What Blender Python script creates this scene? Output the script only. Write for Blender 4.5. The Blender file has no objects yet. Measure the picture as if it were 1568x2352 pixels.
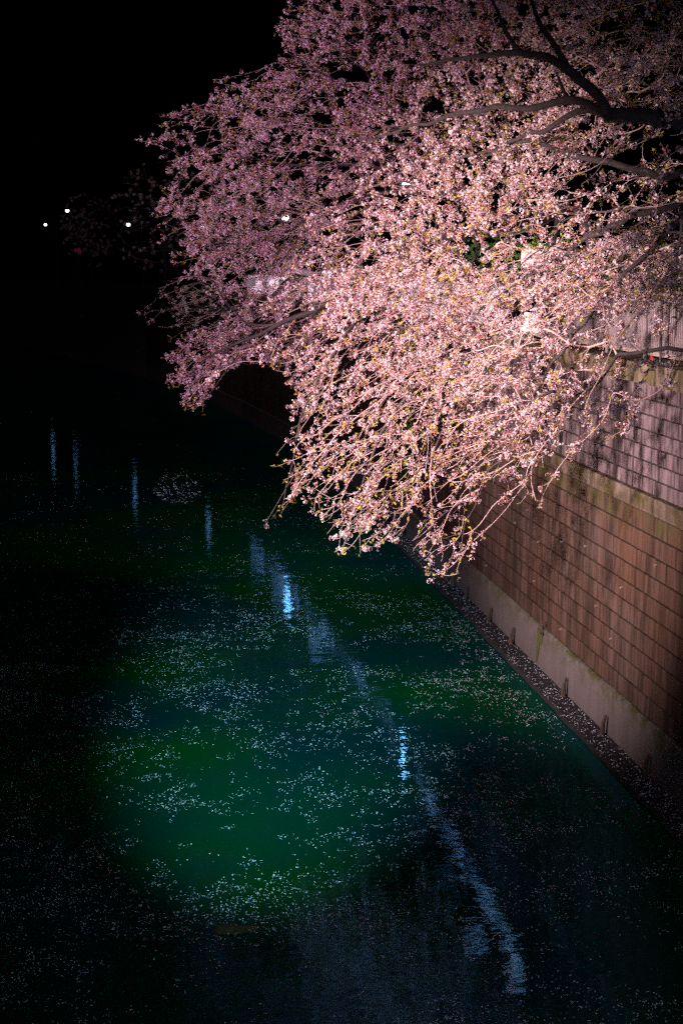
import bpy, math, random
import numpy as np
from mathutils import Vector, Matrix, noise as mnoise

random.seed(7); RNG = np.random.default_rng(7)
scene = bpy.context.scene
COL = scene.collection
R = math.radians

# ------------------------------------------------------------------ camera
# canal runs along +Y, water level z = 0, right embankment at x = +8.3
H = 8.4; F = 3267.0; PITCH = R(9.78); YAW = R(8.19)
cam_d = bpy.data.cameras.new('camera'); cam = bpy.data.objects.new('camera', cam_d); COL.objects.link(cam)
cam_d.sensor_fit = 'VERTICAL'; cam_d.sensor_height = 36; cam_d.sensor_width = 24; cam_d.lens = 50
cam_d.clip_start = 0.1; cam_d.clip_end = 3000
cam.location = (0, 0, H); cam.rotation_euler = (math.pi/2 - PITCH, 0, -YAW)
scene.camera = cam

# ------------------------------------------------------------------ world, moon, exposure
w = bpy.data.worlds.new('World'); scene.world = w; w.use_nodes = True
nt = w.node_tree; bg = nt.nodes['Background']
sky = nt.nodes.new('ShaderNodeTexSky'); sky.sky_type = 'NISHITA'; sky.sun_disc = False
sky.sun_elevation = R(-6); sky.sun_rotation = R(200)
nt.links.new(sky.outputs[0], bg.inputs[0]); bg.inputs[1].default_value = 0.05
sun_d = bpy.data.lights.new('moonlight', 'SUN'); sun_d.energy = 0.002; sun_d.angle = R(0.5); sun_d.color = (.75, .85, 1)
sun = bpy.data.objects.new('moonlight', sun_d); COL.objects.link(sun); sun.rotation_euler = (R(40), 0, R(200)); sun.location = (0, 0, 40)
vs = scene.view_settings
vs.view_transform = 'Standard'; vs.look = 'None'; vs.exposure = 0; vs.gamma = 1; vs.use_curve_mapping = False
scene.cycles.use_denoising = False
scene.cycles.max_bounces = 6; scene.cycles.diffuse_bounces = 2; scene.cycles.glossy_bounces = 3
scene.cycles.transmission_bounces = 2; scene.cycles.transparent_max_bounces = 4
scene.cycles.sample_clamp_direct = 6.0; scene.cycles.sample_clamp_indirect = 1.5; scene.cycles.caustics_reflective = False

FLOOD_TREE = dict(loc=(-9.4, 16.0, 8.6), aim=(6.1, 24.9, 6.2), power=86000, size=42, blend=1.0, color=(1.0, .70, .71), base=7.0, soft=.6)
FLOOD_WIDE = dict(loc=(-9.4, 18.5, 8.6), aim=(1.6, 32.6, 10.4), power=14000, size=66, blend=1.0, color=(1.0, .54, .84), base=7.0, soft=.5)  # added unseen lamp, gives the upper left crown a dim mauve
FLOOD_WATER = dict(loc=(-1.6, -.1, 7.5), aim=(2.9, 27.3, 0.0), power=84000, size=17, blend=1.0, color=(.42, .82, 1.0), base=6.9, soft=.16)
FLOOD_FILL = dict(loc=(2.2, -.1, 7.5), aim=(3.8, 25.0, 4.0), power=2600, size=64, blend=1.0, color=(.70, .70, 1.0), base=6.9, soft=.16)  # added unseen fill lamp, lifts the right-hand sprays and the drifting petals
FLOOD_FENCE = dict(loc=(7.75, 29.0, 7.75), aim=(7.6, 37.0, 8.6), power=6000, size=120, blend=.9, color=(1.0, .80, .80), base=6.84, soft=.12)

# ------------------------------------------------------------------ helpers
def ray(px, py):
    v = Vector(((px-784)/F, (1176-py)/F, -1.0))
    return cam.rotation_euler.to_matrix() @ v
def P(px, py, y):
    d = ray(px, py); return Vector((0, 0, H)) + d*(y/d.y)

def link(o, parent=None):
    COL.objects.link(o)
    if parent: o.parent = parent
    return o
def mesh_np(name, V, faces, mats, midx=None, smooth=False):
    me = bpy.data.meshes.new(name)
    me.from_pydata([tuple(v) for v in V] if not isinstance(V, list) else V, [], faces)
    for m in mats: me.materials.append(m)
    if midx is not None: me.polygons.foreach_set('material_index', np.asarray(midx, dtype=np.int32))
    if smooth: me.polygons.foreach_set('use_smooth', np.ones(len(me.polygons), dtype=bool))
    me.update(); return me
def mesh_fast(name, V, Fc, mats, midx=None, smooth=False):
    """V (n,3) float, Fc (m,k) int with equal k"""
    V = np.asarray(V, np.float32); Fc = np.asarray(Fc, np.int32); m, k = Fc.shape
    me = bpy.data.meshes.new(name)
    me.vertices.add(len(V)); me.vertices.foreach_set('co', V.ravel())
    me.loops.add(m*k); me.loops.foreach_set('vertex_index', Fc.ravel())
    me.polygons.add(m); me.polygons.foreach_set('loop_start', np.arange(0, m*k, k, dtype=np.int32))
    for mt in mats: me.materials.append(mt)
    if midx is not None: me.polygons.foreach_set('material_index', np.asarray(midx, np.int32))
    me.polygons.foreach_set('use_smooth', np.full(m, smooth, bool))
    me.update(calc_edges=True); me.validate(); return me
def obj(name, me, parent=None, loc=None):
    o = bpy.data.objects.new(name, me); link(o, parent)
    if loc is not None: o.location = loc
    return o
def empty(name, loc=(0,0,0)):
    o = bpy.data.objects.new(name, None); o.empty_display_size = .3; COL.objects.link(o); o.location = loc; return o
def tag(o, label=None, cat=None, group=None, kind=None):
    if label: o['label'] = label
    if cat: o['category'] = cat
    if group: o['group'] = group
    if kind: o['kind'] = kind
    return o

class MB:
    def __init__(s): s.v = []; s.f = []; s.m = []
    def add(s, vs, fs, mi=0):
        b = len(s.v); s.v += [tuple(v) for v in vs]; s.f += [tuple(i+b for i in f) for f in fs]; s.m += [mi]*len(fs)
    def box(s, a, b, mi=0, M=None):
        x0,y0,z0 = a; x1,y1,z1 = b
        vs = [Vector(p) for p in ((x0,y0,z0),(x1,y0,z0),(x1,y1,z0),(x0,y1,z0),(x0,y0,z1),(x1,y0,z1),(x1,y1,z1),(x0,y1,z1))]
        if M: vs = [M @ v for v in vs]
        s.add(vs, [(3,2,1,0),(4,5,6,7),(0,1,5,4),(1,2,6,5),(2,3,7,6),(3,0,4,7)], mi)
    def tube(s, pts, rad, n=8, mi=0, cap=True):
        pts = [Vector(p) for p in pts]
        if not hasattr(rad, '__len__'): rad = [rad]*len(pts)
        rings = []; up = None
        for i, p in enumerate(pts):
            t = (pts[min(i+1, len(pts)-1)] - pts[max(i-1, 0)]).normalized()
            if up is None:
                a = Vector((0,0,1)) if abs(t.z) < .9 else Vector((1,0,0)); u = t.cross(a).normalized()
            else:
                u = (up - t*up.dot(t)); u = u.normalized() if u.length > 1e-6 else t.orthogonal().normalized()
            up = u; v = t.cross(u)
            rings.append([p + (u*math.cos(2*math.pi*k/n) + v*math.sin(2*math.pi*k/n))*rad[i] for k in range(n)])
        vs = [q for r in rings for q in r]; fs = []
        for i in range(len(pts)-1):
            for k in range(n):
                fs.append((i*n+k, i*n+(k+1)%n, (i+1)*n+(k+1)%n, (i+1)*n+k))
        if cap: fs += [tuple(range(n-1, -1, -1)), tuple((len(pts)-1)*n+k for k in range(n))]
        s.add(vs, fs, mi)
    def sphere(s, c, r, nu=12, nv=8, mi=0, sc=(1,1,1)):
        c = Vector(c); vs = []; fs = []
        for j in range(nv+1):
            th = math.pi*j/nv
            for i in range(nu):
                ph = 2*math.pi*i/nu
                vs.append(c + Vector((r*sc[0]*math.sin(th)*math.cos(ph), r*sc[1]*math.sin(th)*math.sin(ph), r*sc[2]*math.cos(th))))
        for j in range(nv):
            for i in range(nu):
                fs.append((j*nu+i, (j+1)*nu+i, (j+1)*nu+(i+1)%nu, j*nu+(i+1)%nu))
        s.add(vs, fs, mi)
    def build(s, name, mats, parent=None, smooth=False, loc=None):
        if not isinstance(mats, (list, tuple)): mats = [mats]
        me = mesh_np(name, s.v, s.f, mats, s.m, smooth); return obj(name, me, parent, loc)

# ------------------------------------------------------------------ materials
def newmat(name):
    m = bpy.data.materials.new(name); m.use_nodes = True; n = m.node_tree; n.nodes.clear()
    out = n.nodes.new('ShaderNodeOutputMaterial'); return m, n, out
def N(n, t, **kw):
    x = n.nodes.new(t)
    for k, v in kw.items():
        if k.startswith('i_'): x.inputs[int(k[2:])].default_value = v
        else: setattr(x, k, v)
    return x
def L(n, a, b): n.links.new(a, b)
def math_(n, op, a, b=None, c=None):
    x = N(n, 'ShaderNodeMath', operation=op)
    for i, v in enumerate((a, b, c)):
        if v is None: continue
        if hasattr(v, 'is_output'): L(n, v, x.inputs[i])
        else: x.inputs[i].default_value = v
    return x.outputs[0]
def ramp(n, fac, stops):
    r = N(n, 'ShaderNodeValToRGB'); e = r.color_ramp.elements
    while len(e) < len(stops): e.new(.5)
    for el, (p, c) in zip(e, stops): el.position = p; el.color = (c[0], c[1], c[2], 1) if hasattr(c, '__len__') else (c, c, c, 1)
    L(n, fac, r.inputs[0]); return r.outputs[0]
def mixc(n, fac, a, b, mode='MIX'):
    x = N(n, 'ShaderNodeMix', data_type='RGBA', blend_type=mode)
    for i, v in ((0, fac), (6, a), (7, b)):
        if hasattr(v, 'is_output'): L(n, v, x.inputs[i])
        else: x.inputs[i].default_value = v if i == 0 else (v[0], v[1], v[2], 1)
    return x.outputs[2]
def tex(n, vec, scale, detail=4, rough=.6, sc=(1,1,1)):
    mp = N(n, 'ShaderNodeMapping'); mp.inputs['Scale'].default_value = sc; L(n, vec, mp.inputs[0])
    t = N(n, 'ShaderNodeTexNoise'); t.inputs['Scale'].default_value = scale; t.inputs['Detail'].default_value = detail; t.inputs['Roughness'].default_value = rough
    L(n, mp.outputs[0], t.inputs[0]); return t.outputs[0]
def geopos(n): return N(n, 'ShaderNodeNewGeometry').outputs['Position']

def plain(name, col, rough=.6, metal=0, var=.25, scale=8):
    m, n, out = newmat(name); b = N(n, 'ShaderNodeBsdfPrincipled')
    t = tex(n, geopos(n), scale)
    c = mixc(n, ramp(n, t, [(.3, 0), (.7, 1)]), tuple(x*(1-var) for x in col), tuple(min(1, x*(1+var)) for x in col))
    L(n, c, b.inputs['Base Color']); b.inputs['Roughness'].default_value = rough; b.inputs['Metallic'].default_value = metal
    L(n, b.outputs[0], out.inputs[0]); return m
def emit(name, col, strength):
    m, n, out = newmat(name); e = N(n, 'ShaderNodeEmission'); e.inputs[0].default_value = (*col, 1); e.inputs[1].default_value = strength
    L(n, e.outputs[0], out.inputs[0]); return m

def masonry(name, base, dark, moss, bw, bh, streak, mossline=None, brown=0.0):
    m, n, out = newmat(name); pos = geopos(n)
    sx = N(n, 'ShaderNodeSeparateXYZ'); L(n, pos, sx.inputs[0]); y, z = sx.outputs[1], sx.outputs[2]
    rnd = math_(n, 'FRACT', math_(n, 'ADD', N(n, 'ShaderNodeObjectInfo').outputs['Random'], N(n, 'ShaderNodeNewGeometry').outputs['Random Per Island']))
    c = mixc(n, rnd, tuple(x*.86 for x in base), tuple(x*1.12 for x in base))
    fine = tex(n, pos, 26, 6, .7); c = mixc(n, ramp(n, fine, [(.3, 0), (.75, .55)]), c, tuple(x*.55 for x in base))
    big = tex(n, pos, .55, 4, .6); c = mixc(n, ramp(n, big, [(.38, 0), (.62, .75 if brown else .35)]), c, tuple(a*b for a, b in zip(base, (.80, .58, .42))) if brown else tuple(x*.6 for x in base))
    # vertical run-off streaks
    z0 = {.265: 4.70, .34: .98}.get(bh, 0); hh = {.265: .258, .34: .341}.get(bh, bh)
    row = math_(n, 'FLOOR', math_(n, 'DIVIDE', math_(n, 'SUBTRACT', z, z0), hh)); cv = N(n, 'ShaderNodeCombineXYZ')
    L(n, sx.outputs[0], cv.inputs[0]); L(n, math_(n, 'ADD', y, math_(n, 'MULTIPLY', row, 5.37)), cv.inputs[1]); L(n, z, cv.inputs[2]); rpos = cv.outputs[0]
    st = tex(n, pos, 1.0, 6, .7, (1, 1.9, .22)); st2 = tex(n, rpos, 1.0, 5, .7, (1, 8.0, .50))
    sv = math_(n, 'ADD', math_(n, 'MULTIPLY', st, .5), math_(n, 'MULTIPLY', st2, .5))
    c = mixc(n, math_(n, 'MULTIPLY', ramp(n, sv, [(.44, 0), (.56, 1)]), streak), c, dark)
    st3 = tex(n, rpos, 1.0, 5, .7, (1, 3.4, .45)); c = mixc(n, ramp(n, st3, [(.60, 0), (.72, .45)]), c, tuple(min(1, x*1.55) for x in base))
    if mossline is not None:
        g = math_(n, 'SUBTRACT', 1.0, math_(n, 'MULTIPLY', math_(n, 'ABSOLUTE', math_(n, 'SUBTRACT', z, mossline)), 2.2))
        mo = math_(n, 'MULTIPLY', math_(n, 'MAXIMUM', g, 0), ramp(n, tex(n, pos, 2.3, 5, .7), [(.42, 0), (.60, 1)])); c = mixc(n, mo, c, moss)
    b = N(n, 'ShaderNodeBsdfPrincipled'); L(n, c, b.inputs['Base Color']); b.inputs['Roughness'].default_value = .9; b.inputs['Specular IOR Level'].default_value = .15
    bp = N(n, 'ShaderNodeBump'); bp.inputs['Strength'].default_value = .5; bp.inputs['Distance'].default_value = .02; L(n, fine, bp.inputs['Height']); L(n, bp.outputs[0], b.inputs['Normal'])
    L(n, b.outputs[0], out.inputs[0]); return m

M_UP = masonry('upper_block_concrete', (.125, .098, .102), (.008, .006, .005), (.05, .05, .012), .37, .265, .9)
M_LO = masonry('lower_block_concrete', (.074, .051, .041), (.009, .007, .004), (.04, .04, .01), .45, .34, .75, 4.3, brown=1)
M_BEAM = masonry('mossy_beam', (.12, .095, .078), (.02, .017, .009), (.035, .032, .006), 1.8, .4, .7, 4.55)
M_CAP = masonry('coping_concrete', (.16, .13, .10), (.022, .018, .01), (.05, .045, .01), 2.4, .5, .9, 6.75)
M_BAND = masonry('band_concrete', (.11, .10, .10), (.05, .05, .035), (.04, .045, .012), 3, 1, .35, .95)
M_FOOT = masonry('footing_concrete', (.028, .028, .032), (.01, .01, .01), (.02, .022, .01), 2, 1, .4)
M_JOINT = plain('dark_joint', (.022, .018, .014), .95)
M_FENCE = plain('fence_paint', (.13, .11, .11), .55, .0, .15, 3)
M_FENCE_LIT = plain('fence_lit_paint', (.74, .72, .72), .5, .0, .08, 3)  # brighter copy of the fence paint, floodlit glow put into the colour
M_RAIL = plain('rail_paint', (.17, .14, .12), .5, .0, .2, 3)
M_POST = plain('dark_metal', (.03, .03, .033), .5, .3)
M_GROUND = plain('asphalt', (.045, .044, .045), .9)
M_BLACK = plain('black_paint', (.01, .01, .012), .7)
M_WHITE = plain('white_board', (.82, .80, .80), .4, 0, .03)
M_SIGN = plain('sign_face', (.22, .18, .18), .5, 0, .05)
M_RED = plain('red_paint', (.45, .03, .04), .5, 0, .1)
M_ALGAE = plain('algae', (.035, .042, .008), .9, 0, .5, 12)
M_STAKE = plain('rotten_wood', (.035, .026, .016), .9, 0, .5, 20)
M_PIPE = plain('pale_pipe', (.17, .14, .13), .5)
M_LAMP = emit('lamp_glass', (.88, .92, 1.0), 40)
M_LAMP_NEAR = emit('lamp_glass_near', (.88, .93, 1.0), 130)
M_LAMP_B = emit('lamp_glass_warm', (1.0, .9, .92), 5)
M_REDL = emit('red_marker', (1, .02, .01), 2.2)
M_LANTERN = emit('pink_lantern', (1, .05, .32), .05)
M_LENS = emit('flood_lens', (1, .9, .88), 2)

def mat_petal(name, c0, c1, trans=.4):
    m, n, out = newmat(name); g = N(n, 'ShaderNodeNewGeometry')
    c = mixc(n, g.outputs['Random Per Island'], c0, c1)
    d = N(n, 'ShaderNodeBsdfDiffuse'); t = N(n, 'ShaderNodeBsdfTranslucent'); L(n, c, d.inputs[0]); L(n, c, t.inputs[0])
    mx = N(n, 'ShaderNodeMixShader'); mx.inputs[0].default_value = trans; L(n, d.outputs[0], mx.inputs[1]); L(n, t.outputs[0], mx.inputs[2])
    L(n, mx.outputs[0], out.inputs[0]); return m
M_PETAL = mat_petal('blossom_petal', (.86, .66, .72), (.92, .82, .85))
M_BUD = mat_petal('bud_pink', (.46, .20, .20), (.66, .40, .40), .3)
M_CALYX = mat_petal('calyx', (.30, .09, .07), (.36, .16, .08), .2)
M_LEAF = mat_petal('young_leaf', (.36, .22, .06), (.46, .48, .07), .45)
M_IVY = mat_petal('ivy_leaf', (.02, .045, .012), (.04, .075, .015), .2)
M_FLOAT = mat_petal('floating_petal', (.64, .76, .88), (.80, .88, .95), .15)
M_FARP = mat_petal('far_blossom', (.75, .5, .58), (.85, .68, .74), .4)
def mat_bark():
    m, n, out = newmat('cherry_bark'); pos = geopos(n)
    c = mixc(n, ramp(n, tex(n, pos, 9, 6, .7, (1, 1, 2.5)), [(.35, 0), (.68, 1)]), (.012, .009, .009), (.055, .042, .04))
    b = N(n, 'ShaderNodeBsdfPrincipled'); L(n, c, b.inputs['Base Color']); b.inputs['Roughness'].default_value = .8
    bp = N(n, 'ShaderNodeBump'); bp.inputs['Strength'].default_value = .8; bp.inputs['Distance'].default_value = .02; L(n, tex(n, pos, 22, 5, .7, (1, 1, 3)), bp.inputs['Height']); L(n, bp.outputs[0], b.inputs['Normal'])
    L(n, b.outputs[0], out.inputs[0]); return m
M_BARK = mat_bark()
M_TWIG = plain('twig_bark', (.33, .24, .23), .7, 0, .2, 5)
def mat_water():
    m, n, out = newmat('canal_water'); pos = geopos(n)
    df = N(n, 'ShaderNodeBsdfDiffuse')
    L(n, mixc(n, ramp(n, tex(n, pos, .16, 3, .5), [(.40, 0), (.60, 1)]), (.0004, .027, .027), (.0004, .048, .008)), df.inputs[0])
    gl = N(n, 'ShaderNodeBsdfGlossy'); gl.inputs[0].default_value = (.15, .50, 1.0, 1); gl.inputs['Roughness'].default_value = .02
    fr = N(n, 'ShaderNodeFresnel'); fr.inputs[0].default_value = 1.2
    a = tex(n, pos, 1.0, 2, .5, (.55, 1.15, 1)); b = tex(n, pos, 5.0, 3, .55, (.6, 1.3, 1))
    h = math_(n, 'ADD', math_(n, 'MULTIPLY', a, .6), math_(n, 'MULTIPLY', b, .20))
    bp = N(n, 'ShaderNodeBump'); bp.inputs['Strength'].default_value = 1.0; bp.inputs['Distance'].default_value = .013; L(n, h, bp.inputs['Height'])
    L(n, bp.outputs[0], gl.inputs['Normal']); L(n, bp.outputs[0], fr.inputs['Normal'])
    mx = N(n, 'ShaderNodeMixShader'); L(n, fr.outputs[0], mx.inputs[0]); L(n, df.outputs[0], mx.inputs[1]); L(n, gl.outputs[0], mx.inputs[2])
    L(n, mx.outputs[0], out.inputs[0]); return m
M_WATER = mat_water()

# ------------------------------------------------------------------ floodlights (modelled fixtures; some lamps added only to brighten)
def floodlight(cfg, label):
    loc = Vector(cfg['loc']); aim = Vector(cfg['aim']); d = (aim-loc).normalized()
    e = empty('floodlight', (cfg.get('bx', loc.x), loc.y, cfg['base'])); tag(e, label, 'floodlight')
    q = d.to_track_quat('-Z', 'Y').to_matrix().to_4x4(); q.translation = loc - e.location
    lz = loc.z-cfg['base']; lx = loc.x-e.location.x
    b = MB(); b.tube([(0,0,0), (0,0,lz-.3)], .04, 8); b.tube([(0,0,lz-.3), (lx-.28,-.1,lz-.2), (lx-.28,-.1,lz)], .02, 6); b.build('stand', M_POST, e)
    b = MB()
    for a_, c_ in (((-.28,-.2,.02),(.28,.2,.05)), ((-.28,-.2,-.1),(-.26,.2,.02)), ((.26,-.2,-.1),(.28,.2,.02)), ((-.26,-.2,-.1),(.26,-.18,.02)), ((-.26,.18,-.1),(.26,.2,.02))): b.box(a_, c_, M=q)
    hs = b.build('housing', M_POST, e)
    b = MB(); b.box((-.25,-.17,-.012), (.25,.17,.012), M=q); b.build('lens', M_LENS, hs)
    ld = bpy.data.lights.new('flood_lamp', 'SPOT'); ld.energy = cfg['power']; ld.color = cfg['color']; ld.spot_size = R(cfg['size']); ld.spot_blend = cfg['blend']; ld.shadow_soft_size = cfg['soft']
    lo = bpy.data.objects.new('flood_lamp', ld); link(lo, e); m = q.copy(); m.translation = q.translation + d*.08; lo.matrix_local = m
    return e
floodlight(FLOOD_TREE, 'warm pink floodlight on the left bank aimed at the blossom')
floodlight(FLOOD_WIDE, 'added mauve fill floodlight on the left bank beside the warm one')
floodlight(FLOOD_WATER, 'cool white floodlight on the bridge rail aimed down at water')
floodlight(FLOOD_FILL, 'added weak cool fill light on the bridge rail right of the view')
FLOOD_FENCE['bx'] = 8.45
floodlight(FLOOD_FENCE, 'small floodlight on the coping lighting the fence beyond')
b = MB(); b.box((-11,-4.5,6.3), (10.5,-.02,6.9)); tag(b.build('bridge_deck', M_GROUND), 'bridge deck the view is taken from', kind='structure')

# ------------------------------------------------------------------ setting: water, banks
b = MB(); b.add([(-400,-30,0),(400,-30,0),(400,600,0),(-400,600,0)], [(0,1,2,3)]); o = b.build('water', M_WATER); tag(o, 'dark green canal water with floating petals', kind='structure')
WALL = [(8.3,-6),(8.3,43),(8.1,50),(7.7,58),(7.0,67),(5.7,80),(3.6,95),(.6,110),(-4.5,130),(-14,160),(-32,200)]
def offs(d):
    r = []
    for i, (x, y) in enumerate(WALL):
        a = Vector(WALL[max(i-1,0)]); c = Vector(WALL[min(i+1,len(WALL)-1)]); t = (c-a).normalized(); r.append((x + t.y*d, y - t.x*d))
    return r
def strip(pl, prof, name, mat, parent=None):
    """sweep a closed-ish profile [(d,z)...] along the wall line"""
    b = MB(); n = len(prof); vs = []; cols = [offs(d) for d, z in prof]
    for i in range(len(WALL)):
        for k, (d, z) in enumerate(prof): vs.append((*cols[k][i], z))
    fs = [(i*n+k, (i+1)*n+k, (i+1)*n+k+1, i*n+k+1) for i in range(len(WALL)-1) for k in range(n-1)]
    b.add(vs, fs); return b.build(name, mat, parent)
o = strip(WALL, [(.75, 6.70), (90, 6.70)], 'bank_path_right', M_GROUND); tag(o, 'dark asphalt path on the right bank behind fence', kind='structure')
o = strip(WALL, [(-17.9, 7.0), (-120, 7.0)], 'bank_path_left', M_GROUND); tag(o, 'dark path along the left bank', kind='structure')
o = strip(WALL, [(-17.6, -1), (-17.9, 7.004), (-18.5, 7.004)], 'retaining_wall', M_LO); tag(o, 'unlit retaining wall on the far left side of canal', 'wall')

# ------------------------------------------------------------------ right embankment: blocks
def block_arrays(w_, h_, d_, ch=.012, cy=None):
    """box in local coords: front face looks to -X at x=0, chamfered front edges"""
    a, c = w_/2, h_/2; cy = ch if cy is None else cy
    V = np.array([[0,-a+cy,-c+ch],[0,a-cy,-c+ch],[0,a-cy,c-ch],[0,-a+cy,c-ch],
                  [ch,-a,-c],[ch,a,-c],[ch,a,c],[ch,-a,c],
                  [d_,-a,-c],[d_,a,-c],[d_,a,c],[d_,-a,c]], float)
    Fc = np.array([[3,2,1,0],[0,1,5,4],[1,2,6,5],[2,3,7,6],[3,0,4,7],[4,5,9,8],[5,6,10,9],[6,7,11,10],[7,4,8,11]])
    return V, Fc
def build_blocks(parent, x, z0, rows, bh, bw, mat, y0, y1, gap, jitter, d_=.12, nparts=300):
    V, Fc = block_arrays(bw-.013, bh-gap, d_, .008, .004); me = mesh_fast('block', V, Fc[:, ::-1], [mat])
    items = []
    for r in range(rows):
        off = bw*.5 if r % 2 else 0
        y = y0 + bw/2 - off
        while y < y1 - bw*.4:
            items.append((y, z0 + (r+.5)*bh)); y += bw
    cp = Vector((0,0,H)); items.sort(key=lambda t: (t[0] < 20.2, (Vector((x, t[0], t[1]))-cp).length))
    allV = []; allF = []; nb = 0
    for i, (y, z) in enumerate(items):
        rx = random.uniform(-jitter, jitter*.4); p = (x + rx, y + random.uniform(-.003,.003), z + random.uniform(-.002,.002)); rot = random.uniform(-.004,.004)
        if i < nparts:
            o = obj('block', me, parent, p); o.rotation_euler = (0, random.uniform(-.006,.006), rot)
        else:
            Vr = V.copy(); Vr[:,0] += rot*V[:,1]; allV.append(Vr + np.array(p)); allF.append(Fc[:, ::-1] + nb); nb += len(V)
    if allV: tag(obj('block_field', mesh_fast('block_field', np.vstack(allV), np.vstack(allF), [mat]), parent), kind='stuff')
Y0, YC = 17.0, 43.0
uw = empty('retaining_wall', (8.33, 30, 4.75)); tag(uw, 'upper grey concrete block wall streaked black under the fence', 'wall')
uw.location = (0,0,0)
build_blocks(uw, 8.33, 4.70, 7, .258, .37, M_UP, Y0, YC, .026, .005)
b = MB(); b.box((8.385, Y0-20, 4.66), (8.9, YC, 6.52)); b.build('joint_backing', M_JOINT, uw)
for k, y in enumerate((23.05, 20.6, 27.3, 33.0, 38.0)):       # drain-stained expansion joints
    b = MB(); b.box((8.318, y-.03, 4.72), (8.345, y+.03, 6.5)); b.build('expansion_joint', M_JOINT, uw)
y = Y0 - .6; k = 0
while y < YC:
    b = MB(); b.box((8.22 + random.uniform(-.004,.004), y+.006, 6.505), (9.05, y+2.394, 6.84)); b.build('coping_block', M_CAP, uw); y += 2.4
b = MB(); b.box((8.262, Y0-18, 4.405), (8.9, YC, 4.69)); b.build('ledge_beam', M_BEAM, uw)

lw = empty('retaining_wall'); tag(lw, 'lower brown concrete block wall rising from the water', 'wall')
build_blocks(lw, 8.30, .98, 10, .341, .45, M_LO, Y0, YC, .032, .005)
b = MB(); b.box((8.355, Y0-20, .9), (8.9, YC, 4.395)); b.build('joint_backing', M_JOINT, lw)
b = MB()
prof = [(8.285,.985),(8.235,.95),(8.225,.05),(8.225,-1)]
vs = []; ys = np.arange(-4, YC+.01, 1.0)
for yy in ys:
    for (x_, z_) in prof: vs.append((x_ + random.uniform(-.004,.004), yy, z_ + (random.uniform(-.012,.012) if z_ > .5 else 0)))
b.add(vs, [(i*4+k, i*4+k+1, (i+1)*4+k+1, (i+1)*4+k) for i in range(len(ys)-1) for k in range(3)])
b.add([(8.285,y_,.985 ) for y_ in (-4, YC)] + [(8.6,y_,.985) for y_ in (YC,-4)], [(0,1,2,3)])
b.build('concrete_band', M_BAND, lw)
b = MB(); ys = np.arange(-4, 60, .5); vs = []
for yy in ys:
    e = 7.76 + random.uniform(-.03,.03)
    vs += [(8.24, yy, .10), (e+.05, yy, .075+random.uniform(-.01,.01)), (e, yy, .03), (e, yy, -1)]
b.add(vs, [(i*4+k, i*4+k+1, (i+1)*4+k+1, (i+1)*4+k) for i in range(len(ys)-1) for k in range(3)])
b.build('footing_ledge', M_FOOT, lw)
def wallpt(px, py, x):       # point on the plane X = x
    d = ray(px, py); return Vector((0,0,H)) + d*(x/d.x)
for px, py in ((1183,1202),(1236,1245),(1117,1300),(1228,1335),(1288,1446),(1370,1392),(1403,1468),(1428,1350),(1290,1245),(1507,1299),(1212,1172),(1345,1255)):
    q = wallpt(px, py, 8.3); b = MB(); b.tube([(8.26,q.y,q.z), (8.36,q.y,q.z+.02)], .02, 8); b.build('weep_pipe', M_PIPE, lw)
# algae around the drain notch
q = wallpt(1232, 1452, 8.215); b = MB()
sh = [(0,.10),(.20,.06),(.40,.02),(.36,-.18),(.22,-.14),(.20,-.30),(.10,-.52),(.03,-.66),(-.01,-.55),(.02,-.25)]
pts = [(8.216 - .006, q.y - a_, q.z + c_) for a_, c_ in sh]
b.add(pts + [(8.24, p[1], p[2]) for p in pts], [tuple(range(len(pts)))] + [(i, (i+1)%len(pts), len(pts)+(i+1)%len(pts), len(pts)+i) for i in range(len(pts))])
b.build('algae_patch', M_ALGAE, lw)
b = MB(); b.tube([(8.15,q.y-.42,q.z+.12),(8.4,q.y-.42,q.z+.16)], .06, 10); b.tube([(8.2,q.y-.45,q.z+.05),(8.19,q.y-.45,q.z+.35)], .025, 6); b.build('drain_pipe', M_STAKE, lw)

# the wall beyond the corner, following the bend
fw = empty('retaining_wall'); tag(fw, 'dark retaining wall curving away beyond the ivy corner', 'wall')
far = [(8.62,YC+.05)] + [(x+.25, y) for x, y in WALL[2:]]
allV = []; allF = []; nb = 0; items = []
for i in range(len(far)-4):
    a = Vector(far[i]); c = Vector(far[i+1]); t = (c-a); ln = t.length; t /= ln; nblk = max(1, int(ln/.6))
    for s_ in range(nblk):
        for r in range(18):
            cc = a + t*((s_+.5+(.3 if r%2 else 0))*ln/nblk); items.append((cc, t, .98+(r+.5)*.32, ln/nblk))
V, Fc = block_arrays(.586, .306, .15)
me_far = mesh_fast('block', V, Fc[:, ::-1], [M_LO]); cnt = 0
for cc, t, z, wd in sorted(items, key=lambda i: i[0].y):
    ang = math.atan2(-t.x, t.y)
    if cnt < 300:
        o = obj('block', me_far, fw, (cc.x, cc.y, z)); o.rotation_euler = (0,0,ang); cnt += 1
    else:
        ca, sa = math.cos(ang), math.sin(ang); Vr = V.copy(); Vr[:,0] = V[:,0]*ca - V[:,1]*sa; Vr[:,1] = V[:,0]*sa + V[:,1]*ca
        allV.append(Vr + np.array([cc.x, cc.y, z])); allF.append(Fc[:, ::-1]+nb); nb += len(V)
tag(obj('block_field', mesh_fast('block_field', np.vstack(allV), np.vstack(allF), [M_LO]), fw), kind='stuff')
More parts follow.
